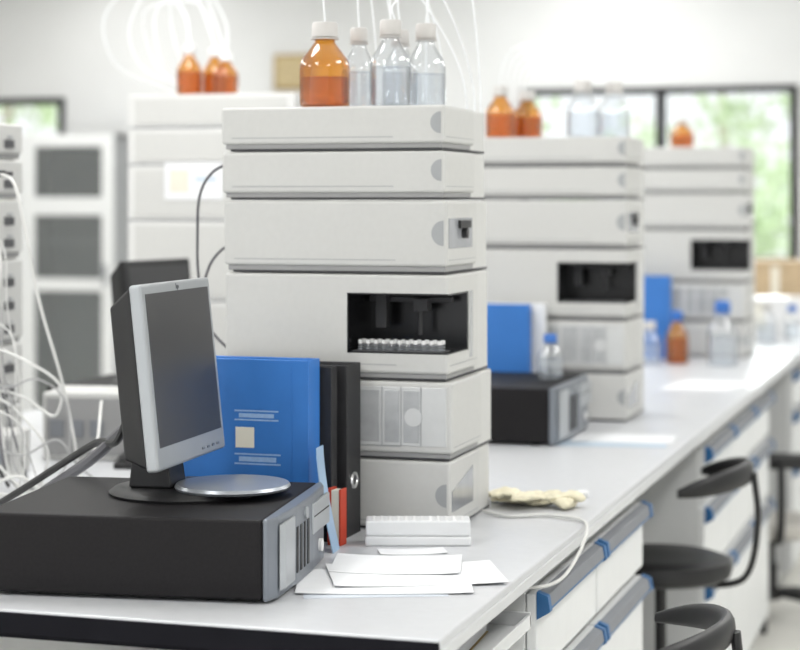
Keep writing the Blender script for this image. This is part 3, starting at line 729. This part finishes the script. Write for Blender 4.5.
# ------------------------------------------------------------------ chairs
def chair(loc, rz, sh=0.62, bh=0.87, label='black laboratory stool with curved low backrest', seatmat='black', hb=0.028, sr=0.90):
    r = root('laboratory_chair', label, 'chair', loc, rz, 'laboratory chairs')
    b = B(); b.lathe([(0.02,sh-0.055),(0.165*sr,sh-0.055),(0.185*sr,sh-0.045),(0.192*sr,sh-0.025),(0.186*sr,sh-0.008),(0.16*sr,sh),(0.08*sr,sh-0.006),(0.01,sh-0.008)], seg=40); b.done('seat', seatmat, r, smooth=True)
    b = B(); b.cyl((0,0,0.09),(0,0,sh-0.054),0.014); b.cyl((0,0,0.09),(0,0,sh*0.55),0.024); b.done('gas_lift', 'black', r, smooth=True)
    b = B(); n = 26; rings = []
    for i in range(n+1):
        a = R(-70+140*i/n); e = abs(2*i/n-1); hh = hb*(1-e**4*0.65); th = 0.013*(1-e**6*0.6)
        zc_ = bh-0.035-0.030*e*e
        ring = []
        for k in range(12):
            q = 2*math.pi*k/12; cr_ = 0.208+th*math.cos(q)
            ring.append((cr_*math.cos(a), cr_*math.sin(a), zc_+hh*math.sin(q)))
        rings.append(b.ring(ring))
    for u_, w_ in zip(rings, rings[1:]):
        for k in range(12):
            j = (k+1) % 12; b._f([u_[k],u_[j],w_[j],w_[k]],0)
    b._f(rings[0],0); b._f(rings[-1],0)
    b.done('backrest', 'black', r, smooth=True)
    b = B(); b.tube([(0.02,0,sh-0.062),(0.15,0,sh-0.064),(0.210,0,sh-0.03),(0.232,0,(sh+bh)/2-0.03),(0.222,0,bh-0.035)], 0.013, 10, sy=0.6); b.done('back_support', 'black', r, smooth=True)
    b = B(); b.lathe([(0.035,0.075),(0.035,0.11),(0.028,0.115)])
    for k in range(5):
        a = R(-90+72*k); b.tube([(0.02*math.cos(a),0.02*math.sin(a),0.098),(0.12*math.cos(a),0.12*math.sin(a),0.09),(0.225*math.cos(a),0.225*math.sin(a),0.066)], 0.014, 8)
    b.done('base', 'black', r, smooth=True)
    for k in range(5):
        a = R(-90+72*k); x, y = 0.225*math.cos(a), 0.225*math.sin(a)
        ax = Vector((-math.sin(a), math.cos(a), 0))
        b = B(); p = Vector((x, y, 0.0245))
        b.cyl(p-ax*0.022, p-ax*0.006, 0.0245); b.cyl(p+ax*0.006, p+ax*0.022, 0.0245); b.cyl(p-ax*0.006, p+ax*0.006, 0.012); b.cyl((x,y,0.03),(x,y,0.062),0.007)
        b.done('castor', 'black', r, smooth=True)
    return r
chair((-0.758, 4.56, 0), 0, bh=0.862)
chair((-0.580, 2.82, 0), 0, bh=0.873, hb=0.022)
chair((-0.735, 6.76, 0), R(-75), sh=0.36, bh=0.62, label='low office chair with grey-beige seat and black back', seatmat='beige', sr=1.0)

# ------------------------------------------------------------------ lights
def area(name, loc, sx, sy, e, rot=(0,0,0), col=(1,0.995,0.98)):
    l = bpy.data.lights.new(name, 'AREA'); l.shape = 'RECTANGLE'; l.size = sx; l.size_y = sy; l.energy = e; l.color = col
    o = bpy.data.objects.new(name, l); COL.objects.link(o); o.location = loc; o.rotation_euler = rot
for x in (-4.6, -1.9, 0.8):
    for y, e in ((0.8, 31), (3.6, 30), (6.4, 31), (8.8, 24)):
        area('ceiling_light', (x, y, 2.86), 0.6, 1.4, e)
area('window_daylight', (-1.7, 10.25, 1.6), 1.45, 0.9, 55, (R(-90), 0, 0), (0.95, 1, 1))
sl = bpy.data.lights.new('sun', 'SUN'); sl.energy = 4.4; sl.angle = 0.05
so = bpy.data.objects.new('sun', sl); COL.objects.link(so); so.rotation_euler = (R(32), 0, R(12)); so.location = (0, -4, 12)
w = bpy.data.worlds.new('world'); scn.world = w; w.use_nodes = True
bg = w.node_tree.nodes['Background']; bg.inputs[0].default_value = (0.97, 0.985, 1.0, 1); bg.inputs[1].default_value = 1.2

# ------------------------------------------------------------------ camera
cam = bpy.data.cameras.new('camera'); co = bpy.data.objects.new('camera', cam); COL.objects.link(co)
co.location = (0, 0, 1.474); co.rotation_euler = (R(90), 0, R(17.25))
cam.lens = 85.5; cam.sensor_width = 36; cam.shift_y = -125/800
cam.clip_end = 200
cam.dof.use_dof = True; cam.dof.focus_distance = 2.95; cam.dof.aperture_fstop = 3.4
scn.camera = co
